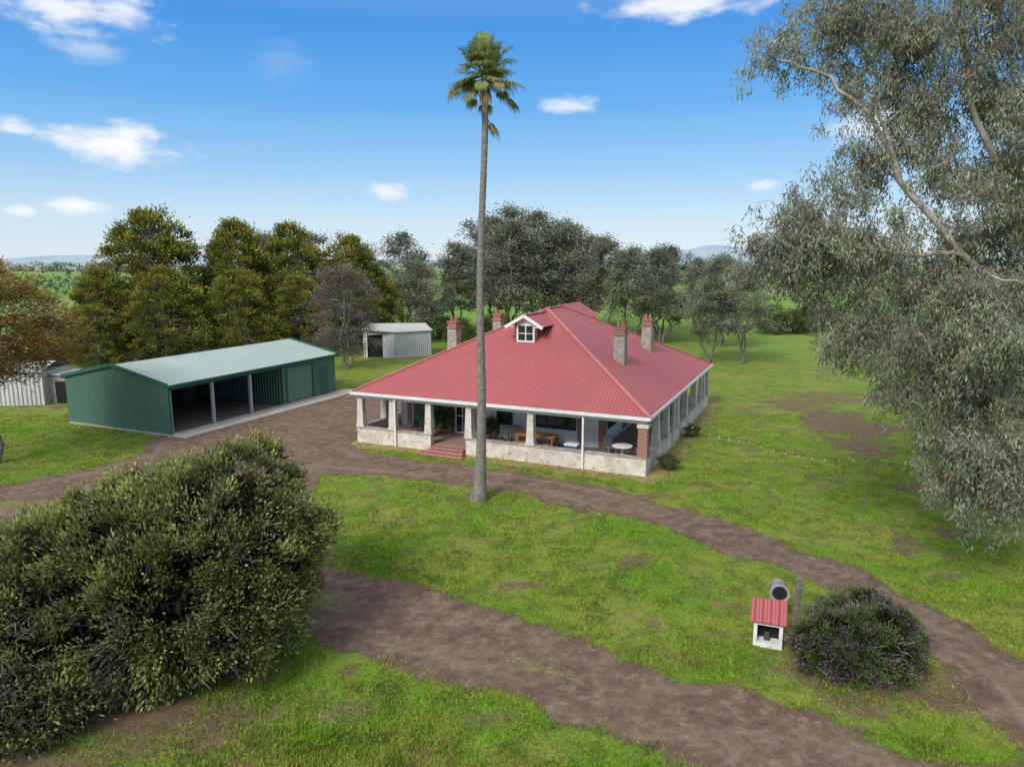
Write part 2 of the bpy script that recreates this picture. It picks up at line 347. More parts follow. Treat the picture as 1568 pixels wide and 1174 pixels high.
c_,d_=dormer(4.6,0,1,7.02,6.38,1.08)
dormer(14.3,0,-1,7.28,6.4,1.5)
r.done()
cap=Part("ridge_capping",simple("ridge_metal",(.50,.18,.17),(.45,.15,.145),2,.5),H)
for a,b in ((fl,pa),(fr,pa),(brr,pb),(bl,pb),(pa,pb)):
    a=Vector(a)+Vector((0,0,.02));b=Vector(b)+Vector((0,0,.02));cap.beam(a,b,.2,.04)
cap.beam((0,4.6,7.05),(0,c_[1],7.05),.2,.05);cap.done()
dw=Part("dormer_walls",M_wall,H)
dw.poly([(-.66,4.92,5.3),(.66,4.92,5.3),(.66,4.92,6.6),(0,4.92,6.98),(-.66,4.92,6.6)])
dw.done()
dc_=Part("dormer_cheeks",M_redframe,H);dc_.poly([(-.66,4.93,5.3),(-.66,4.93,6.58),(-.66,7.2,6.58),(-.66,7.2,6.5)]);dc_.poly([(.66,4.93,5.3),(.66,4.93,6.58),(.66,7.2,6.58),(.66,7.2,6.5)])
dc_.poly([(-1.2,14.1,5.5),(1.2,14.1,5.5),(1.2,14.1,6.5),(0,14.1,7.2),(-1.2,14.1,6.5)]);dc_.done()
bb=Part("dormer_bargeboards",M_trim,H)
bb.beam((-1.14,4.56,6.32),(0,4.56,6.99),.06,.17);bb.beam((0,4.56,6.99),(1.14,4.56,6.32),.06,.17)
bb.box(-1.0,-.66,4.6,4.66,6.33,6.4);bb.box(.66,1.0,4.6,4.66,6.33,6.4)
for q in (-.5,.5): bb.box(q-.05,q+.05,4.84,4.915,5.5,6.5)
bb.box(-.45,.45,4.84,4.915,6.42,6.5);bb.box(-.45,.45,4.84,4.915,5.5,5.58);bb.box(-.03,.03,4.86,4.912,5.58,6.42)
bb.box(-.45,-.03,4.87,4.91,5.96,6.0);bb.box(.03,.45,4.87,4.91,5.96,6.0);bb.done()
fs=Part("dormer_side_frames",M_redframe,H)
for q in (-.6,.6): fs.box(q-.05,q+.05,4.86,4.914,5.42,6.55)
fs.done()
dg=Part("dormer_window",M_glass,H);dg.box(-.46,.46,4.895,4.925,5.56,6.44);dg.done()
g=Part("gutters",M_trim,H)
for y_ in (Y0,Y1): g.box(-EX-.06,EX+.06,y_-.07,y_+.07,ZE-.17,ZE-.015)
for x_ in (-EX,EX): g.box(x_-.06,x_+.06,Y0+.07,Y1-.07,ZE-.17,ZE-.015)
g.done()
so=Part("soffit",M_wall,H);so.box(-EX+.07,EX-.07,Y0+.08,Y1-.08,ZE-.2,ZE-.16);so.done()
bm_=Part("veranda_beam",M_trim,H)
for (a0,a1,c0,c1) in ((-8.1,8.1,.1,.28),(-8.1,8.1,18.4,18.58)): bm_.box(a0,a1,c0,c1,2.5,ZE-.205)
for x_ in (-8.1,7.92): bm_.box(x_,x_+.18,.285,18.39,2.5,ZE-.205)
bm_.done()
f=Part("veranda_floor",simple("veranda_tiles",(.34,.22,.18),(.27,.18,.15),3,.7),H);f.box(-7.95,7.95,.25,18.5,-.1,.3);f.done()
w=Part("veranda_parapet",M_parapet,H);cp=Part("parapet_coping",M_cap,H)
PZ=.82
for a,b in ((-8.2,-3.45),(-1.35,8.2)):
    w.box(a,b,0,.3,-.2,PZ);cp.box(a-.04,b+.04,-.04,.34,PZ,PZ+.06)
for x_ in (-8.2,7.9):
    w.box(x_,x_+.3,.3,18.6,-.2,PZ-.002);cp.box(x_-.04,x_+.34,.34,18.6,PZ,PZ+.056)
w.done(.015);cp.done(.015)
pr=Part("veranda_piers",M_pier,H)
for a in (-8.0,-5.9,-3.62,-1.2,2.28): 
    pr.box(a-.25,a+.25,-.03,.42,PZ+.062,1.0);pr.box(a-.21,a+.21,-.01,.4,1.0,2.5,.05,.05)
for s_ in (2.6,4.9,7.6,10.3,13.4,16.6,18.3):
    for x_ in (8.05,-8.05): pr.box(x_-.21,x_+.21,s_-.23,s_+.23,PZ+.058,2.5,.05,.05)
pr.done(.02)
bp=Part("brick_piers",M_brick,H)
bp.box(7.76,8.24,-.03,.45,PZ+.062,2.3,.02,.02)
bp.box(5.0,5.3,2.85,3.3,.3,2.7)
for a in (-6.6,-5.55,-3.75,-2.0,3.95): bp.box(a-.13,a+.13,2.93,3.0,.3,2.65)
bp.done()
cb=Part("pier_capitals",M_pier,H);cb.box(7.72,8.28,-.06,.48,2.3,2.5);cb.done(.02)
pp=Part("downpipes",M_trim,H)
for a in (-5.62,5.1): pp.beam((a,-.08,.0),(a,-.08,2.72),.09,.09)
for s_ in (6.1,15): pp.beam((8.28,s_,0),(8.28,s_,2.72),.09,.09)
pp.done()
st=Part("entry_steps",M_tile,H)
st.box(-3.4,-1.4,-.25,.6,-.1,.24);st.box(-3.55,-1.25,-.6,-.25,-.1,.15);st.box(-3.75,-1.05,-.98,-.6,-.1,.07);st.done(.01)
sn=Part("step_nosing",simple("step_edge",(.55,.38,.32),(.45,.3,.25),5,.8),H)
sn.box(-3.4,-1.4,-.27,-.2,.24,.26);sn.box(-3.55,-1.25,-.62,-.55,.15,.17);sn.box(-3.75,-1.05,-1.0,-.93,.07,.09);sn.done()
cw=Part("walls",M_wall,H)
cw.box(-5.1,5.1,3.0,16,.3,2.69);cw.box(-7.6,-6.75,3.6,12,.3,2.69)
cw.done()
fm=Part("window_frames",M_greenframe,H);gl=Part("window_panes",M_glass,H);fw=Part("white_frames",M_trim,H)
def win(P_,a0,a1,z0,z1,nv,y=3.0,fr=.07):
    gl.box(a0,a1,y-.03,y-.004,z0,z1)
    P_.box(a0-fr,a0,y-.09,y-.003,z0-fr,z1+fr);P_.box(a1,a1+fr,y-.09,y-.003,z0-fr,z1+fr)
    P_.box(a0,a1,y-.09,y-.003,z1,z1+fr);P_.box(a0,a1,y-.11,y-.003,z0-fr,z0)
    for i in range(1,nv):
        q=a0+(a1-a0)*i/nv;P_.box(q-.03,q+.03,y-.07,y-.031,z0,z1)
win(fm,1.5,3.65,1.2,2.35,4);win(fm,-.85,-.05,1.15,2.3,2);win(fw,-3.45,-2.3,.4,2.4,3)
win(fm,-5.0,-4.55,1.15,2.3,1)
fw.box(-3.45,-2.3,2.93,2.969,1.3,1.36)
def winx(P_,s0,s1,z0,z1,nv,x=5.1,fr=.07):
    gl.box(x+.004,x+.03,s0,s1,z0,z1)
    P_.box(x+.003,x+.09,s0-fr,s0,z0-fr,z1+fr);P_.box(x+.003,x+.09,s1,s1+fr,z0-fr,z1+fr);P_.box(x+.003,x+.09,s0,s1,z1,z1+fr);P_.box(x+.003,x+.09,s0,s1,z0-fr,z0)
    for i in range(1,nv):
        q=s0+(s1-s0)*i/nv;P_.box(x+.031,x+.07,q-.03,q+.03,z0,z1)
winx(fm,4.2,5.6,1.2,2.3,3);winx(fm,9,10.4,1.2,2.3,3);winx(fw,7,8,.4,2.4,2);winx(fm,13,14.4,1.2,2.3,3)
fm.done();gl.done();fw.done()
ch=Part("chimney_stacks",M_chim,H);ct=Part("chimney_brick_tops",M_brick,H);cpot=Part("chimney_pots",simple("terracotta_pot",(.38,.17,.11),(.3,.13,.09),6,.8),H)
for a in (-5.2,5.2):
    for s_ in (6.0,12.4):
        ch.box(a-.34,a+.34,s_-.34,s_+.34,3.9,6.0,.04,.04);ct.box(a-.36,a+.36,s_-.36,s_+.36,6.0,6.1);ct.box(a-.28,a+.28,s_-.28,s_+.28,6.1,6.34);ct.box(a-.33,a+.33,s_-.33,s_+.33,6.34,6.43)
        cpot.cyl((a-.13,s_),.11,.08,6.43,6.72);cpot.cyl((a+.13,s_),.11,.08,6.43,6.72)
ch.done(.02);ct.done();cpot.done()
def at(name,a,s,z=.3,rot=0): return empty(name,h2w(a,s,z),A+rot)
t=at("wooden_dining_table",2.0,1.7)
q=Part("table_top",M_wood,t);q.box(-1.1,1.1,-.45,.45,.70,.76);q.done(.01)
q=Part("table_legs",M_wood,t)
for a in (-1,.93):
    for s_ in (-.38,.31): q.box(a,a+.07,s_,s_+.07,0,.70)
q.done()
for s_ in (.95,2.45):
    t=at("wooden_bench",2.0,s_);q=Part("seat",M_wood,t);q.box(-1.0,1.0,-.15,.15,.42,.47);q.done()
    q=Part("legs",M_wood,t);[q.box(a,a+.06,-.12,.12,0,.42) for a in (-.9,.84)];q.done()
t=at("blue_cooler_box",4.1,1.2);q=Part("body",M_blue,t);q.box(-.35,.35,-.22,.22,0,.5,.02,.02);q.done(.03);q=Part("lid",M_trim,t);q.box(-.36,.36,-.23,.23,.5,.6);q.done(.02)
t=at("round_white_table",6.7,1.3);q=Part("top",M_trim,t);q.cyl((0,0),.5,.5,.70,.74,28);q.done();q=Part("pedestal",M_trim,t);q.cyl((0,0),.05,.05,.03,.70);q.cyl((0,0),.28,.24,0,.04,20);q.done()
for (a,s_,rr) in ((-.1,2.1,.3),(5.9,1.9,.8),(7.3,2.0,-.6),(.5,2.3,0.)):
    t=at("veranda_chair",a,s_,.3,rr);q=Part("seat",M_grey,t);q.box(-.24,.24,-.24,.24,.42,.46);q.done();q=Part("backrest",M_grey,t);q.box(-.24,.24,.2,.24,.5,.95);q.done()
    q=Part("legs",M_grey,t);[q.box(a_,a_+.04,b_,b_+.04,0,.42) for a_ in (-.24,.2) for b_ in (-.24,.2)];q.done()
def potplant(a,s_,h,rad,cols,nl=500,L=.3):
    g=Geo();X0,Y0_,_=h2w(a,s_)
    g.tube([(0,0,.0),(0,0,.02),(0,0,.35)],[.02,.14,.2],12,0,(.2,.1,.07))
    P=np.array([0,0,.35])+rng.normal(size=(nl,3))*[rad*.35,rad*.35,h*.2]+[0,0,h*.4];P[:,2]=np.clip(P[:,2],.35,h+.35)
    D=P-np.array([0,0,.3]);g.leaves(P,D+rng.normal(size=(nl,3))*.3,L,L*.22,np.array(cols)*(.6+.8*rng.random((nl,1))))
    g.tube([(0,0,.3),(0,0,.3+h*.7)],.02,5,0,(.15,.1,.06))
    o=g.build("potted_plant",[M_tile,M_leaf]);o.location=(X0,Y0_,.3);return o
potplant(-4.4,1.6,1.2,.8,(.07,.13,.04));potplant(-4.0,2.5,1.4,.6,(.06,.12,.04));potplant(-1.1,2.4,.9,.6,(.09,.14,.04));potplant(-.3,1.2,.5,.4,(.10,.07,.07),200,.15)

# ---------------------------------------------------------------- green shed
SH=empty("green_farm_shed",(SO[0],SO[1],0),SA)
LS=15.4;WS=8.8;ZS=3.0;ZR=3.9
sw=Part("shed_walls",M_shedwall,SH)
sw.poly([(0,0,0),(0,WS,0),(0,WS,ZS),(0,WS/2,ZR),(0,0,ZS)][::-1])
sw.poly([(LS,0,0),(LS,WS,0),(LS,WS,ZS),(LS,WS/2,ZR),(LS,0,ZS)])
sw.poly([(0,WS,0),(LS,WS,0),(LS,WS,ZS),(0,WS,ZS)])
sw.poly([(9.5,.02,0),(9.5,WS-.02,0),(9.5,WS-.02,ZS),(9.5,WS/2,ZR-.05),(9.5,.02,ZS-.05)])
sw.poly([(9.5,0,0),(10,0,0),(10,0,ZS),(9.5,0,ZS)]);sw.poly([(12.7,0,0),(LS,0,0),(LS,0,ZS),(12.7,0,ZS)]);sw.poly([(10,0,2.55),(12.7,0,2.55),(12.7,0,ZS),(10,0,ZS)])
sw.done()
rd=Part("roller_door",simple("roller_door_metal",(.14,.235,.18),(.13,.22,.17),2,.5),SH)
for i in range(17): rd.box(10,12.7,.03,.07,.02+i*.148,.15+i*.148)
rd.box(10,12.7,.075,.09,0,2.55);rd.done()
fl_=Part("shed_darkened_floor",simple("darkened_floor",(.17,.14,.115),(.11,.09,.075),.9,.95),SH);fl_.box(.1,9.45,.15,WS-.1,.0,.09);fl_.done()  # added slab, coloured dark so the sunlit bays look shaded
bk=Part("stored_boxes",simple("stored_goods",(.12,.11,.10),(.08,.07,.065),2,.8),SH);bk.box(.6,2.0,6.4,8.2,.09,1.2);bk.box(3.6,5.6,7.0,8.4,.09,.9);bk.box(7,8.3,6.8,8.3,.09,1.6);bk.done(.02)
rf=Part("shed_roof",M_shedroof,SH)
ov=.12
for sg in (0,1):
    y0=-ov if sg==0 else WS+ov;zz0=ZS-.02
    rf.poly([(-.1,y0,zz0),(LS+.1,y0,zz0),(LS+.1,WS/2,ZR+.03),(-.1,WS/2,ZR+.03)] if sg==0 else [(LS+.1,y0,zz0),(-.1,y0,zz0),(-.1,WS/2,ZR+.03),(LS+.1,WS/2,ZR+.03)])
ro=rf.done();so_=ro.modifiers.new("s","SOLIDIFY");so_.thickness=.03
M_gtrim=simple("green_trim",(.035,.13,.09),rough=.5)
tm=Part("shed_trim",M_gtrim,SH)
tm.box(-.12,LS+.12,-.24,-.13,ZS-.16,ZS-.01);tm.box(-.12,LS+.12,WS+.13,WS+.24,ZS-.16,ZS-.01)
for x_ in (-.13,LS+.13):
    tm.beam((x_,-.14,ZS+.0),(x_,WS/2,ZR+.05),.06,.2);tm.beam((x_,WS/2,ZR+.05),(x_,WS+.14,ZS),.06,.2)
tm.box(-.03,.12,-.03,-.005,0,ZS-.02)
tm.box(9.88,10,-.04,-.005,0,2.6);tm.box(12.7,12.82,-.04,-.005,0,2.6);tm.done()
po=Part("shed_posts",M_gal,SH)
for s_ in (3.3,6.5): po.box(s_-.08,s_+.08,.0,.16,0,ZS-.1)
po.box(.12,.2,.0,.16,0,ZS-.1);po.done()
hb=Part("header_beam",M_gtrim,SH);hb.box(.1,9.5,.0,.12,ZS-.35,ZS-.05);hb.done()
pw=Part("side_access_door",M_gtrim,SH);pw.box(13.6,14.5,-.03,-.006,0,2.1);pw.done()
ap=Part("concrete_apron",M_concrete);sb=lambda s,t:(SO[0]+.397*s-.918*t,SO[1]+.918*s+.397*t)
pts=[sb(-.1,8.7),sb(-.1,-1.3),sb(9,-1.5),sb(15,-1.6),sb(15.1,-6.4),sb(16.4,-6.4),sb(16.6,0),sb(15.4,0),sb(15.4,8.7)]
ap.poly([(p[0],p[1],.075) for p in pts])
for i in range(len(pts)):
    a=pts[i-1];b=pts[i];ap.poly([(a[0],a[1],.075),(a[0],a[1],-.1),(b[0],b[1],-.1),(b[0],b[1],.075)])
ap.done()
W2=empty("white_tin_shed",(-15.6,74.3,0),math.radians(2))
q=Part("walls",M_whitecorr,W2)
q.poly([(0,0,0),(.4,0,0),(.4,0,2.9),(0,0,2.9)]);q.poly([(2.0,0,0),(3.3,-.6,0),(3.3,-.6,2.7),(2.0,0,2.9)]);q.poly([(.4,0,2.4),(2.0,0,2.4),(2.0,0,2.9),(.4,0,2.9)])
q.poly([(3.3,-.6,0),(7,1.3,0),(7,1.3,2.7),(3.3,-.6,2.7)]);q.poly([(0,0,0),(0,4.5,0),(0,4.5,2.7),(0,0,2.9)]);q.poly([(7,1.3,0),(6,5,0),(6,5,2.7),(7,1.3,2.7)]);q.poly([(0,4.5,0),(6,5,0),(6,5,2.7),(0,4.5,2.7)]);q.done()
q=Part("roof",M_whitecorr,W2);q.poly([(-.15,-.15,2.93),(3.3,-.8,2.73),(7.2,1.2,2.73),(6.1,5.2,3.2),(-.15,4.7,3.2)]);q.done()
q=Part("doorway",M_dark,W2);q.box(.4,2.0,.3,.34,0,2.4);q.done()
W3=empty("cream_tin_shed",(-36.6,48.9,0),math.radians(3))
q=Part("walls",M_creamcorr,W3);q.box(0,3.7,0,3.5,0,2.4);q.done()
q=Part("lean_to",simple("weathered_boards",(.36,.34,.31),(.24,.23,.21),3,.9),W3);q.box(3.7,5.3,.6,3.4,0,1.95);q.done()
q=Part("roof",M_whitecorr,W3);q.poly([(-.2,-.2,2.4),(3.8,-.2,2.4),(3.8,1.7,2.95),(-.2,1.7,2.95)]);q.poly([(-.2,3.7,2.4),(3.8,3.7,2.4),(3.8,1.7,2.95),(-.2,1.7,2.95)]);q.poly([(3.75,.5,2.1),(5.4,.5,1.97),(5.4,3.5,1.97),(3.75,3.5,2.1)]);q.done()
q=Part("lean_to_opening",M_dark,W3);q.box(4.2,4.9,.57,.595,0,1.6);q.done()
# ---------------------------------------------------------------- letterbox
Lb=empty("house_shaped_letterbox",(6.82,17.55,0),math.radians(-20))
q=Part("box_frame",M_trim,Lb)
q.box(-.36,.36,-.36,.36,0,.12)
for a in (-.36,.27):
    for b in (-.36,.27): q.box(a,a+.09,b,b+.09,.12,.78)
q.box(-.27,.27,-.36,-.32,.62,.78);q.box(-.27,.27,.32,.36,.12,.78);q.box(.32,.36,-.27,.27,.12,.78);q.box(-.36,-.32,-.27,.27,.12,.78)
q.poly([(-.36,-.36,.78),(-.36,.36,.78),(-.36,.1,1.12)]);q.poly([(.36,-.36,.78),(.36,.36,.78),(.36,.1,1.12)]);q.done()
q=Part("dark_back",M_dark,Lb);q.box(-.3,.3,.0,.04,.12,.7);q.done()
q=Part("parcel",M_greenframe,Lb);q.box(-.1,.06,-.2,-.06,.12,.34,.02,.02);q.done(.02)
q=Part("roof",M_roof,Lb)
q.poly([(-.45,-.46,.74),(.45,-.46,.74),(.45,.1,1.16),(-.45,.1,1.16)],[(0,0),(.9,0),(.9,.7),(0,.7)]);q.poly([(.45,.46,.74),(-.45,.46,.74),(-.45,.1,1.16),(.45,.1,1.16)],[(0,0),(.9,0),(.9,.7),(0,.7)])
o=q.done();s=o.modifiers.new("s","SOLIDIFY");s.thickness=.025
Dm=empty("drum_mailbox",(7.4,18.45,-.27),math.radians(-15))
q=Part("post",M_postgrey,Dm);q.box(-.05,.05,-.05,.05,0,1.1);q.done()
q=Part("drum",M_grey,Dm);q.cyl((0,0),.24,.24,-.22,.22,24);o=q.done();o.rotation_euler=(math.radians(90),0,0);o.location=(0,0,1.3)
q=Part("drum_mouth",M_dark,Dm);q.cyl((0,0),.19,.19,.221,.225,24);o=q.done();o.rotation_euler=(math.radians(90),0,0);o.location=(0,0,1.3)
q=Part("drum_rim",M_gal,Dm);
for i in range(24):
    t0=2*math.pi*i/24;t1=2*math.pi*(i+1)/24;q.beam((.24*math.cos(t0),.24*math.sin(t0),.23),(.24*math.cos(t1),.24*math.sin(t1),.23),.03,.03)
o=q.done();o.rotation_euler=(math.radians(90),0,0);o.location=(0,0,1.3)
q=Part("fence_post",M_postgrey);q.box(-.08,.08,-.08,.08,-.1,1.35,.01,.01);o=q.done(.01);o.location=(7.95,18.5,0);o.rotation_euler=(0,.03,.3)

# ---------------------------------------------------------------- palm
g=Geo();zz=np.array([-.1,0,.25,.6,1.2,2.5,5,8,11,14,16,16.9]);rr=np.array([.45,.43,.35,.28,.24,.20,.175,.15,.135,.125,.12,.13])
zf=np.linspace(0,1,160);zi=np.interp(zf,np.linspace(0,1,len(zz)),zz);ri=np.interp(zi,zz,rr)*(1+.05*(np.arange(160)%2))+rng.normal(size=160)*.003
px=.32*(zi/17)+.06*np.sin(zi*.5);py=.04*np.sin(zi*.4)
g.tube(np.stack([px,py,zi],1),ri,18,0)
top=np.array([px[-1],py[-1],16.9])
def frond(az,el,pl,bl,dead=False,base=None):
    d=np.array([math.cos(az)*math.cos(el),math.sin(az)*math.cos(el),math.sin(el)])
    b=top+np.array([0,0,rng.uniform(-.3,.35)]) if base is None else base
    k=np.linspace(0,1,6);sag=.25*pl*(k**2)*math.cos(el)
    pts=b+d*pl*k[:,None];pts[:,2]-=sag;cst=(.2,.2,.08) if not dead else (.3,.19,.10)
    g.tube(pts,.022,4,1,cst)
    t=pts[-1];dd=pts[-1]-pts[-2];dd/=np.linalg.norm(dd)
    sd=np.cross(dd,[0,0,1.]);sd/=np.linalg.norm(sd)+1e-9;up=np.cross(sd,dd)
    ns=26;base_c=np.array((.22,.265,.09) if not dead else (.36,.25,.13))*rng.uniform(.7,1.3)
    for i in range(ns):
        a=(-1+2*i/(ns-1))*1.75;r_=bl*(.75+.25*math.cos(a))*rng.uniform(.9,1.1)
        dr=dd*math.cos(a)+sd*math.sin(a)+up*.18*abs(math.sin(a));nrm=np.cross(dr,up);w_=.026
        p1=t+dr*r_*.55;p2=t+dr*r_*.85+np.array([0,0,-.06]);p3=t+dr*r_+np.array([0,0,-rng.uniform(.1,.3)*(1.4 if dead else 1)])
        V=[t,p1-nrm*w_,p1+nrm*w_,p2-nrm*w_*.7,p2+nrm*w_*.7,p3]
        g.add(V,[(0,1,2,2),(1,3,4,2),(3,5,5,4)],1,base_c*rng.uniform(.75,1.3))
for i in range(40): frond(i*2.4+rng.uniform(-.3,.3),rng.uniform(.1,1.45),rng.uniform(.45,1.1),rng.uniform(.5,.78))
for i in range(11): frond(i*.6+.4,rng.uniform(-.5,.05),rng.uniform(.9,1.25),rng.uniform(.3,.48),i%4==0)
for i in range(4): frond(i*1.6,-1.2,.25,.3,True)
frond(-.4,-.7,.4,.42,True,np.array([px[-1],0,15.5]));frond(.5,-.9,.35,.36,False,np.array([px[-1],0,15.6]))
Fs=np.concatenate(g.F);V=np.concatenate(g.V);Ms=np.concatenate(g.M);Cs=np.concatenate(g.C)
dup=[i for i in range(len(Fs)) if len(set(Fs[i]))<4]
Vn=list(V);Cn=list(Cs)
for i in dup:
    f_=list(Fs[i]);seen=set()
    for j,k in enumerate(f_):
        if k in seen:
            Vn.append(V[k]+np.array([.002,.001,.002]));Cn.append(Cs[k]);f_[j]=len(Vn)-1
        seen.add(k)
    Fs[i]=f_
M_palm=simple("palm_trunk_bark",(.28,.255,.225),(.18,.16,.14),6,.95,.1,.9,25)
o=build("fan_palm_tree",np.array(Vn),Fs,[M_palm,M_leaf],Ms,np.array(Cn));o.location=(-1.4,29.1,0)

# ---------------------------------------------------------------- trees
def curve(a,b,n=6,jit=.1,sag=0.):
    a=np.asarray(a,float);b=np.asarray(b,float);k=np.linspace(0,1,n)[:,None];p=a+(b-a)*k
    L=np.linalg.norm(b-a);j=rng.normal(size=(n,3))*L*jit*.5;j[0]=0;j[-1]=0;p=p+j;p[:,2]+=sag*L*np.sin(np.pi*k[:,0]);return p
def tree(name,Ht,cr,z0,env,ncl,nl,clr,L,W,c_in,c_out,tr=.25,up=.2,out_=1.,bark=M_bark,inner=.25,stems=1,flat=.7,spread=.35,lobe=1.,hue=0.):
    g=Geo();forks=[]
    for s in range(stems):
        a=rng.uniform(0,6.28);b0=np.array([math.cos(a),math.sin(a),0])*(.3 if stems>1 else 0)
        tp=np.array([math.cos(a),math.sin(a),0])*cr*spread*(rng.uniform(.4,1) if stems>1 else .2)+[0,0,Ht*.82]
        p=curve(b0+[0,0,-.2],tp,9,.06);g.tube(p,np.linspace(tr,tr*.25,9)/math.sqrt(stems)*1.1,8);forks.append(p)
    allp=np.concatenate([f[2:] for f in forks])
    ph=rng.uniform(0,6.28,3);cent=[]
    for i in range(ncl):
        t=rng.random();a=rng.uniform(0,6.28);lob=1+lobe*(.22*math.sin(2*a+ph[0]+3*t)+.18*math.sin(5*a+ph[1]+7*t))
        r_=cr*env(t)*lob*math.sqrt(rng.uniform(inner,1));cent.append([r_*math.cos(a),r_*math.sin(a),z0+(Ht-z0)*t+rng.normal()*.2])
    cent=np.array(cent)
    for i,c in enumerate(cent):
        if i%2==0 or ncl<120:
            cand=allp[allp[:,2]<c[2]+.2] if (allp[:,2]<c[2]+.2).any() else allp
            j=np.argmin(np.linalg.norm(cand-c,axis=1)+.4*np.abs(cand[:,2]-(c[2]-.8)));g.tube(curve(cand[j],c,5,.12,.06),np.linspace(tr*.22,.015,5),4)
        k=int(nl*rng.uniform(.5,1.4));od=c-np.array([0,0,c[2]*.8]);od/=np.linalg.norm(od)+1e-9
        off=rng.normal(size=(k,3))*clr*np.array([1,1,flat])*rng.uniform(.5,1.2)*.5
        P=c+off;D=off/(clr)+od*out_+rng.normal(size=(k,3))*.45;D[:,2]+=up
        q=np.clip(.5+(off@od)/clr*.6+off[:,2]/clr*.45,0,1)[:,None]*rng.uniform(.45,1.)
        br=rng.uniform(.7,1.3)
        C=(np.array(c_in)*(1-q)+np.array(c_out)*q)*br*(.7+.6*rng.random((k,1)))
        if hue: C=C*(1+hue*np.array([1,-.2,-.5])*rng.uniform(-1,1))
        g.leaves(P,D,L*rng.uniform(.7,1.3,k),W*rng.uniform(.7,1.3,k),C)
    return g.build(name,[bark,M_leaf])
def inst(src,name,x,y,s=1.,rot=0,sz=None):
    o=bpy.data.objects.new(name,src.data);col.objects.link(o);o.location=(x,y,0);o.scale=(s,s,sz or s);o.rotation_euler=(0,0,rot);return o
dome=lambda t:max(.05,math.sqrt(max(0,1-(t*1.0)**2.2)))*(.65+.35*min(1,t*4))
cone=lambda t:max(.12,math.sqrt(max(0,1-t**1.5)))*(.8+.2*min(1,t*5))
YG=(.43,.41,.075)
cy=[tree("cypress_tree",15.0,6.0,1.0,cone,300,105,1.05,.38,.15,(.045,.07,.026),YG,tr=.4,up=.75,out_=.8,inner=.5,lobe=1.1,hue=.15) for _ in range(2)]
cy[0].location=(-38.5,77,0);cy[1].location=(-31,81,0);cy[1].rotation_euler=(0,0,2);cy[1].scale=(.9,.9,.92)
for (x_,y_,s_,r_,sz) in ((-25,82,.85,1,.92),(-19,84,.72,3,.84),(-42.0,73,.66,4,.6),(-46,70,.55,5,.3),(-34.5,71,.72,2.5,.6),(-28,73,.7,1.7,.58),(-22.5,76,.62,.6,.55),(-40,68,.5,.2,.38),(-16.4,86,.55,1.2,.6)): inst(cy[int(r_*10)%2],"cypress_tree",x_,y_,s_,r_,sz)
eu=[]
for i in range(4):
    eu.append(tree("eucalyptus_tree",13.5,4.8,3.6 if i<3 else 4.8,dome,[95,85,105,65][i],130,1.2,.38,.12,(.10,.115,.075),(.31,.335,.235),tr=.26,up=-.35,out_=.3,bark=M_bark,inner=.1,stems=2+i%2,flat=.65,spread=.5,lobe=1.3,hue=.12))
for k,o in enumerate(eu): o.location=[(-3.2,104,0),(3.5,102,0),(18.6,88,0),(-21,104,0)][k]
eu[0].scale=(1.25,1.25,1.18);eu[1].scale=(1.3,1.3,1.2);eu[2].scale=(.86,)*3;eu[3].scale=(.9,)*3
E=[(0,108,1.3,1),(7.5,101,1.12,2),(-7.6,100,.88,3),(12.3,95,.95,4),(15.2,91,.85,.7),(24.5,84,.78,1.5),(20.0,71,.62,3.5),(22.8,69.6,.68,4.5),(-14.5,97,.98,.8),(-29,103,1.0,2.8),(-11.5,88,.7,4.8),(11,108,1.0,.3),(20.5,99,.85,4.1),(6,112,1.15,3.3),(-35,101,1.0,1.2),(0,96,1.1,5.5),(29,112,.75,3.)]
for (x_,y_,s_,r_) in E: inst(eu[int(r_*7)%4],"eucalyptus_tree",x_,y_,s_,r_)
gy_=tree("grey_wattle_tree",9.3,3.6,1.4,dome,130,120,.8,.22,.07,(.13,.11,.09),(.32,.28,.23),tr=.2,up=.3,inner=.15,stems=3,bark=M_twig);gy_.location=(-15.8,67,0)
sh=tree("green_shrub",3.2,2.2,.2,dome,60,110,.7,.2,.08,(.05,.075,.025),(.2,.24,.07),tr=.08,up=.4,stems=3)
sh.location=(40,100,0);sh.scale=(1.5,1.3,1)
for (x_,y_,s_,r_) in ((-6,84,1,1),(-2,88,1.1,2),(-18,86,1.3,3),(36,99,1.2,1),(44,104,1.3,3.3),(12,86,.8,4),(46,93,.8,5),(-46,66,.7,1),(-10,92,1.2,2.2)): inst(sh,"green_shrub",x_,y_,s_,r_)
ot=tree("russet_she_oak_tree",9.6,4.0,4.6,dome,150,240,.8,.24,.048,(.14,.105,.045),(.46,.30,.10),tr=.2,up=-.3,inner=.25,hue=.18);ot.location=(-26.0,34.5,0)

g=Geo()
def belt(x0,y0,x1,y1,n_,hh,wd):
    for i in range(n_):
        k=rng.random();cx=x0+(x1-x0)*k+rng.normal()*wd;cyy=y0+(y1-y0)*k+rng.normal()*wd;h=hh*rng.uniform(.5,1.2);m_=45
        P=np.array([cx,cyy,h*.5])+rng.normal(size=(m_,3))*[h*.38,h*.38,h*.26];P[:,2]=np.clip(P[:,2],0,h)
        g.leaves(P,rng.normal(size=(m_,3)),h*.3,h*.2,np.tile(np.array([(.10,.13,.08)])*rng.uniform(.8,1.4)+np.array([.00006,.00007,.00009])*cyy,(m_,1)))  # pale blue haze painted into leaf colour, growing with distance
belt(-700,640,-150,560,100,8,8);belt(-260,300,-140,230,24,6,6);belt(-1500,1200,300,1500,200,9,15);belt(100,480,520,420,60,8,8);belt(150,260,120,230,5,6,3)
belt(-900,2300,1800,2300,220,14,40);belt(200,1100,1400,900,160,9,18);belt(-40,420,180,380,30,9,8)
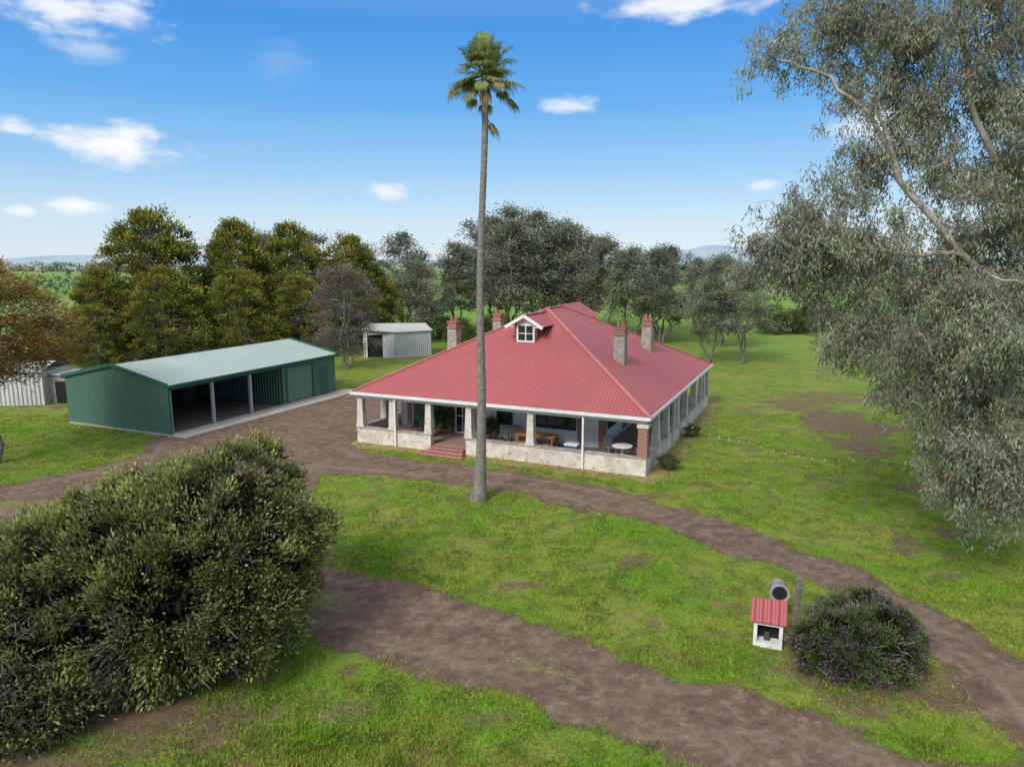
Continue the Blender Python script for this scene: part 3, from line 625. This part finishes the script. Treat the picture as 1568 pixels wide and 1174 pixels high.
g.build("distant_trees",[M_bark,M_leaf])
def hills(name,yd,x0,x1,hf,c1,c2):
    xs=np.linspace(x0,x1,200);rows=[]
    for k,(dy,f) in enumerate(((0,0),(250,.6),(500,1.),(900,.5),(1300,0))): rows.append(np.stack([xs,np.full(200,yd+dy),hf(xs)*f-5*(f==0)],1))
    V=np.concatenate(rows);i=(np.arange(4)[:,None]*200+np.arange(199)[None,:]).ravel();F=np.stack([i,i+1,i+201,i+200],-1)
    build(name,V,F,[simple(name+"_hazed_surface",c1,c2,.004,1,.0)],smooth=True)
hills("distant_hills",5200,-5200,5200,lambda q:20+40*vn(q,q*0,700,61)*np.clip(np.abs(q+300)/1500,.3,1)+75*np.exp(-((q-1650)/420)**2)*(.6+.6*vn(q,q*0,170,62)),(.31,.39,.47),(.37,.44,.50))  # both hill colours carry painted bluish haze
wt=Part("water_tank",M_trim);wt.cyl((0,0),1.8,1.8,0,2.2,24);o=wt.done();o.location=(38.5,132,0)
fp=Part("paddock_fence",M_postgrey)
for i in range(26):
    x_=4+i*3.2;y_=104-.1*i;fp.box(x_-.06,x_+.06,y_-.06,y_+.06,0,1.2)
for z_ in (.4,.8,1.1): fp.beam((4,104,z_),(84,101.5,z_),.02,.02)
fp.done()

# ---------------------------------------------------------------- big gum at right
g=Geo()
trunk=np.array([(19.2,22,-.3),(18.8,22,2),(18.2,22.2,4.5),(17.7,22.5,7),(17.3,22.8,9.5),(17.0,23.2,12.5),(16.2,23.6,16),(15.5,24,19.5)])
g.tube(trunk,np.linspace(.42,.12,8),12)
sk=[(p,.2) for p in trunk[2:]]
def limb(pts,r0,r1):
    pts=np.array(pts,float);k=np.linspace(0,len(pts)-1,len(pts)*4);P=np.stack([np.interp(k,np.arange(len(pts)),pts[:,i]) for i in range(3)],1)
    P[1:-1]+=rng.normal(size=(len(P)-2,3))*.05;rad=np.linspace(r0,r1,len(P));g.tube(P,rad,8);sk.extend([(p,q) for p,q in zip(P[3:],rad[3:])])
limb([(18.2,22.2,4.5),(16.4,21.8,5.4),(15.0,21.5,5.7),(13.4,21.6,6.6),(12.3,21.7,8)],.13,.04)
limb([(17.7,22.5,7),(15.8,22.2,8.6),(13.8,22.3,10.3),(12.0,22.6,12.3),(11.0,22.9,14.4),(9.6,23.2,15.7),(8.3,23.3,16.1)],.15,.03)
limb([(17.3,22.8,9.5),(15.5,22.8,12),(14.2,23,14.5),(13.6,23.2,17.5),(12.6,23.3,19.5)],.13,.05)
limb([(13.8,22.3,10.3),(11.8,22.2,10.2),(10,22.2,10.6),(8.6,22.3,10.8)],.08,.025)
limb([(12.0,22.6,12.3),(11.2,22.8,14.5),(11.6,23,17),(10.8,23.2,18.6)],.07,.03)
limb([(18.8,22,2.8),(17,21.4,3.6),(15.6,21.2,4.0),(14.8,21,4.6)],.1,.03)
limb([(17.5,22,6.8),(16.2,20.6,8.2),(14.8,20.0,9.2),(13.2,19.8,9.6)],.09,.025)
cl=[(8.1,23.4,16.3),(8.4,23.5,17),(9.3,23.5,17.6),(10.2,23.6,17.2),(12.5,23.5,16.8),(14.5,23.6,17.2),(11.4,23.3,15.6),(10.6,23.1,14.6),(11.9,23.0,13.6),(13.5,22.8,12.8),(15.3,22.8,13),(9.8,22.8,12.5),(10.3,22.6,11.9),(7.7,22.4,10.7),(8.3,22.3,10.3),(8.9,22.3,10),(9.2,22.4,11.2),(12.1,22.6,11.4),(14.1,22.5,10.8),(9.6,22.2,9.1),(10.2,22,9.4),(10.3,22,8.3),(12.5,22.2,9.2),(14.5,22.1,8.8),(10.6,21.9,7.6),(11.5,21.8,7.2),(13.5,21.8,7.2),(12.5,21.6,5.8),(13.2,21.5,5.2),(15.3,21.4,4.8),(14,21.2,4.4),(14.4,21,3.3),(14.7,21,2.7),(15.4,21,3.0),(12.9,21.6,6.4),(7.4,22.4,10.2),(11.9,21.6,6.2),(9.0,22.8,11.9),(9.7,22.6,10.6),(8.7,22.4,9.5),(14.2,21,2.6)]
def fill(c,r_,n_):
    for _ in range(n_):
        v=rng.normal(size=3);v/=np.linalg.norm(v);v*=rng.random()**.4;cl.append(tuple(np.array(c)+v*np.array(r_)))
fill((14.0,22.3,8.6),(4.0,2.4,2.6),48);fill((14.0,23,14.0),(3.9,2.4,3.4),38);fill((14.8,21.6,5.2),(2.0,1.8,2.3),28);fill((10,22.4,10.4),(2.0,1,1.6),18)
fill((11.2,23.2,16.8),(2.7,1.5,1.6),16);fill((14,23.5,18.5),(4.2,2.3,1.8),18);fill((19.5,23,11.5),(3,3.5,6),10);fill((15.7,22.8,11.8),(1.8,2.0,2.8),22);fill((15.6,23.3,15),(1.6,2.0,2.5),8);fill((14.2,20.2,8.8),(1.8,1,1.5),6)
cl=np.array(cl)
order=np.argsort(np.linalg.norm(cl-np.array([17.5,22.5,9]),axis=1))
for i in order:
    c=cl[i];S_=np.array([p for p,_ in sk]);dist=np.linalg.norm(S_-c,axis=1)+.5*np.maximum(S_[:,2]-c[2]-.5,0);j=int(np.argmin(dist))
    Pp=curve(S_[j],c,7,.12,.08);r0=min(.055,sk[j][1]*.75);rad=np.linspace(r0,.012,7);g.tube(Pp,rad,5);sk.extend([(p,q) for p,q in zip(Pp[3:],rad[3:])])
    tone=rng.uniform(.75,1.3)
    for s in range(14):
        e=c+rng.normal(size=3)*np.array([.5,.45,.38]);tw=curve(c+rng.normal(size=3)*.1,e,4,.15,.1);g.tube(tw,np.linspace(.014,.006,4),3,2)
        m_=int(rng.uniform(34,70));k=rng.random(m_)[:,None]
        P=e+rng.normal(size=(m_,3))*np.array([.13,.13,.1])-k*np.array([0,0,rng.uniform(.3,.75)])+(c-e)*k*rng.uniform(-.2,.3)
        D=rng.normal(size=(m_,3))*.45;D[:,2]-=.85
        rnd=rng.random((m_,1));base=np.array([(.27,.30,.205)])*(.5+.9*rnd);red=(rng.random((m_,1))<.10);base=np.where(red,np.array([.33,.20,.14]),base)*rng.uniform(.8,1.2)*tone
        g.leaves(P,D,rng.uniform(.13,.23,m_),rng.uniform(.032,.05,m_),base)
g.build("large_gum_tree",[M_gumbark,M_leaf,M_twig])

# ---------------------------------------------------------------- bushes
def shrub(name,ells,ncl,nl,cr,L,W,c_in,c_out,core=(.02,.028,.013),flower=None,fp_=0.,twigc=None,vari=.45,gapn=0.):
    g=Geo();ells=[(np.array(c,float),np.array(r_,float)) for c,r_ in ells];wt_=np.array([r_[0]*r_[1] +r_[0]*r_[2] for c,r_ in ells]);wt_=wt_/wt_.sum()
    def inside(p,skip,f=.93):
        for k,(c,r_) in enumerate(ells):
            if k!=skip and (((p-c)/r_)**2).sum()<f*f: return True
        return False
    cnt=0
    while cnt<ncl:
        k=rng.choice(len(ells),p=wt_);v=rng.normal(size=3);v/=np.linalg.norm(v);c,r_=ells[k]
        lump=1+.10*math.sin(3.1*v[0]*2+k)+.08*math.sin(7*v[1]+5*v[2])+rng.normal()*.06
        p=c+v*r_*lump
        if p[2]<.15 or inside(p,k): continue
        big=math.sin(p[0]*2.3+1)*math.sin(p[1]*2.1+p[2]*1.7)+math.sin(p[2]*2.9+p[0]*1.3)*.6
        if gapn and big<-.55 and rng.random()<gapn: 
            cnt+=1;continue
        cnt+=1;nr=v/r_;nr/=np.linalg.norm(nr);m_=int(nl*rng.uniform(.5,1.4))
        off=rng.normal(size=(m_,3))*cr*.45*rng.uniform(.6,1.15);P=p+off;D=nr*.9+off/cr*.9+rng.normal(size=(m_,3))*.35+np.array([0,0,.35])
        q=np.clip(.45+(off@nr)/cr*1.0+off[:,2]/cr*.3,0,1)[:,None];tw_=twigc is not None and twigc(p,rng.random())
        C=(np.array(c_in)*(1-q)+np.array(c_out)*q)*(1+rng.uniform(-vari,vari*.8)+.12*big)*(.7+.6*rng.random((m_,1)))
        if tw_: C=C*.4+np.array([.22,.20,.18])*.6*(.6+.6*rng.random((m_,1)))
        if flower is not None:
            fm_=(rng.random((m_,1))<fp_*(1.8 if rng.random()<.5 else .3))&(q>.3);C=np.where(fm_,np.array(flower)*(.7+.6*rng.random((m_,1))),C)
        kn=m_//3 if tw_ else m_
        g.leaves(P[:kn],D[:kn],L*rng.uniform(.7,1.3,kn),W*rng.uniform(.7,1.3,kn),C[:kn])
        if rng.random()<.35 or tw_:
            for _ in range(1 if twigc is None else 3):
                st_=c+(p-c)*rng.uniform(.45,.8);g.tube(curve(st_,p+nr*rng.uniform(0,.18)+rng.normal(size=3)*.15,4,.15),[.022,.016,.010,.004],3,0)
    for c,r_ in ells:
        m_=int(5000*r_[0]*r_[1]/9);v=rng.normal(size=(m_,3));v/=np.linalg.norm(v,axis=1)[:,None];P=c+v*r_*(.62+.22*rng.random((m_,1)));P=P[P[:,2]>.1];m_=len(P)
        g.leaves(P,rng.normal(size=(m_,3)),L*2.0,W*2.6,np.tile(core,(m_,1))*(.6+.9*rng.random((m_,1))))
        for _ in range(int(10*r_[0])):
            a=rng.uniform(0,6.28);e=c+np.array([math.cos(a),math.sin(a),rng.uniform(-.3,.7)])*r_*.9
            g.tube(curve(np.array([c[0]+rng.normal()*.3,c[1]+rng.normal()*.3,0]),e,6,.12,.05),np.linspace(.07,.015,6),5,0)
    return g.build(name,[M_twig,M_leaf])
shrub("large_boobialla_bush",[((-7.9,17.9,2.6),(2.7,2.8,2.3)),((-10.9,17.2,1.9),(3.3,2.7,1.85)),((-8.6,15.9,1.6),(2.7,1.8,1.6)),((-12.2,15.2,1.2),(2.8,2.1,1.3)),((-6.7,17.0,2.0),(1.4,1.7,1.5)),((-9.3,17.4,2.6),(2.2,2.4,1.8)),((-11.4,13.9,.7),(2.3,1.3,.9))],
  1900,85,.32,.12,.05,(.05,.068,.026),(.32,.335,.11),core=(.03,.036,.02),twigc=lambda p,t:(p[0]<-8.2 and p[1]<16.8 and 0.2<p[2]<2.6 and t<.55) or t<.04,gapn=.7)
shrub("purple_flowering_shrub",[((8.75,16.35,.75),(1.35,1.25,.95)),((8.3,16.3,.6),(1.1,1.2,.75))],440,110,.17,.07,.026,(.04,.065,.025),(.16,.22,.07),flower=(.50,.13,.55),fp_=.09)
for (x_,y_,s_) in ((7.6,33.4,.24),(10.4,40,.22)):
    inst(sh,"green_shrub",x_,y_,s_,x_)

# ---------------------------------------------------------------- string lights
root=empty("festoon_string_lights")
g=Part("cable",M_dark,root);bl_=Part("bulbs",M_trim,root)
pts=[(8.2,36.4,2.2),(10.6,30.8,2.1),(14.2,27.4,2.25),(18.6,23.4,2.9)]
for a,b in zip(pts[:-1],pts[1:]):
    a=np.array(a);b=np.array(b);k=np.linspace(0,1,10);P=a+(b-a)*k[:,None];P[:,2]-=.3*4*k*(1-k)
    for i in range(9):
        g.beam(P[i],P[i+1],.012,.012);c=P[i];bl_.cyl((c[0],c[1]),.012,.03,c[2]-.1,c[2]-.03,8)
g.done();bl_.done()
for p_ in pts[1:3]:
    q=Part("light_pole",M_postgrey);q.cyl((0,0),.02,.015,0,p_[2],8);o=q.done();o.location=(p_[0],p_[1],0)

# ---------------------------------------------------------------- sky
w=bpy.data.worlds.new("World");sc.world=w;w.use_nodes=True;nt=w.node_tree;nt.nodes.clear();T=NT(nt)
out=T.n("ShaderNodeOutputWorld");bg=T.n("ShaderNodeBackground");bg.inputs[1].default_value=.13
SE=math.radians(40);SR=math.radians(214)
sky=T.n("ShaderNodeTexSky");sky.sky_type="NISHITA";sky.sun_disc=False;sky.sun_elevation=SE;sky.sun_rotation=SR;sky.air_density=1.0;sky.dust_density=.3;sky.ozone_density=2.5
D=T.n("ShaderNodeTexCoord").outputs["Generated"]
sep=T.n("ShaderNodeSeparateXYZ");T.l(D,sep.inputs[0])
cr=T.n("ShaderNodeValToRGB");T.l(sep.outputs[2],cr.inputs[0]);e=cr.color_ramp.elements
e[0].position=0;e[0].color=(.70,.81,.92,1);e[1].position=1;e[1].color=(.86,.88,.92,1)
for p_,c in ((.05,(.58,.75,.91)),(.12,(.31,.58,.90)),(.2,(.12,.42,.86)),(.29,(.05,.30,.80)),(.40,(.25,.42,.75)),(.55,(.84,.86,.90))):  # highest stops: unseen white overhead, added for soft neutral fill light
    q=e.new(p_);q.color=(*c,1)
sc_=T.n("ShaderNodeVectorMath",operation="SCALE");T.l(cr.outputs[0],sc_.inputs[0]);sc_.inputs["Scale"].default_value=1/.125
skyc=T.mix(.85,sky.outputs[0],sc_.outputs[0])
mp=T.n("ShaderNodeMapping");mp.inputs["Scale"].default_value=(1,1,2.4);T.l(D,mp.inputs[0])
nz=T.noise(mp.outputs[0],20,5,.58,.2)
clouds=[((-.472,.871,.136),.085,.028,1),((-.515,.855,.063),.042,.013,1),((-.556,.829,.057),.02,.010,.8),((-.553,.82,.147),.03,.013,.9),((-.486,.831,.27),.10,.032,.9),((-.476,.846,.235),.05,.016,.4),((-.161,.983,.091),.04,.015,.8),((.072,.976,.203),.05,.014,.8),((.204,.93,.306),.12,.02,.9),((.322,.942,.097),.022,.009,.6),((.45,.88,.161),.08,.04,.8),((-.285,.929,.238),.04,.03,.1)]
tot=None
for c,a,b,s in clouds:
    v=T.n("ShaderNodeVectorMath",operation="SUBTRACT");T.l(D,v.inputs[0]);v.inputs[1].default_value=c
    v2=T.n("ShaderNodeVectorMath",operation="MULTIPLY");T.l(v.outputs[0],v2.inputs[0]);v2.inputs[1].default_value=(1/a,1/a,1/b)
    l=T.n("ShaderNodeVectorMath",operation="LENGTH");T.l(v2.outputs[0],l.inputs[0])
    k=T.math("SUBTRACT",1.,l.outputs["Value"])
    k=T.math("MULTIPLY",T.ss(T.math("ADD",k,T.math("MULTIPLY",T.math("SUBTRACT",nz,.5),2.1)),-.05,1.0),s);tot=k if tot is None else T.math("MAXIMUM",tot,k)
skyf=T.mix(tot,skyc,(7.5,7.6,7.75))
T.l(skyf,bg.inputs[0]);T.l(bg.outputs[0],out.inputs[0])
# ---------------------------------------------------------------- sun
s=bpy.data.lights.new("sun","SUN");s.energy=3.3;s.angle=math.radians(20);s.color=(1,.95,.88);so=bpy.data.objects.new("sun",s);col.objects.link(so)
d=Vector((math.sin(SR)*math.cos(SE),math.cos(SR)*math.cos(SE),math.sin(SE)))
so.rotation_euler=d.to_track_quat('Z','Y').to_euler()
cam=bpy.data.cameras.new("camera");cam.sensor_width=36;cam.lens=24.98;cam.clip_end=20000;cam.clip_start=.1
co=bpy.data.objects.new("camera",cam);col.objects.link(co);co.location=(0,0,10);co.rotation_euler=(math.radians(90-9.75),0,0);sc.camera=co
sc.view_settings.view_transform='Standard';sc.view_settings.look='None';sc.view_settings.exposure=0
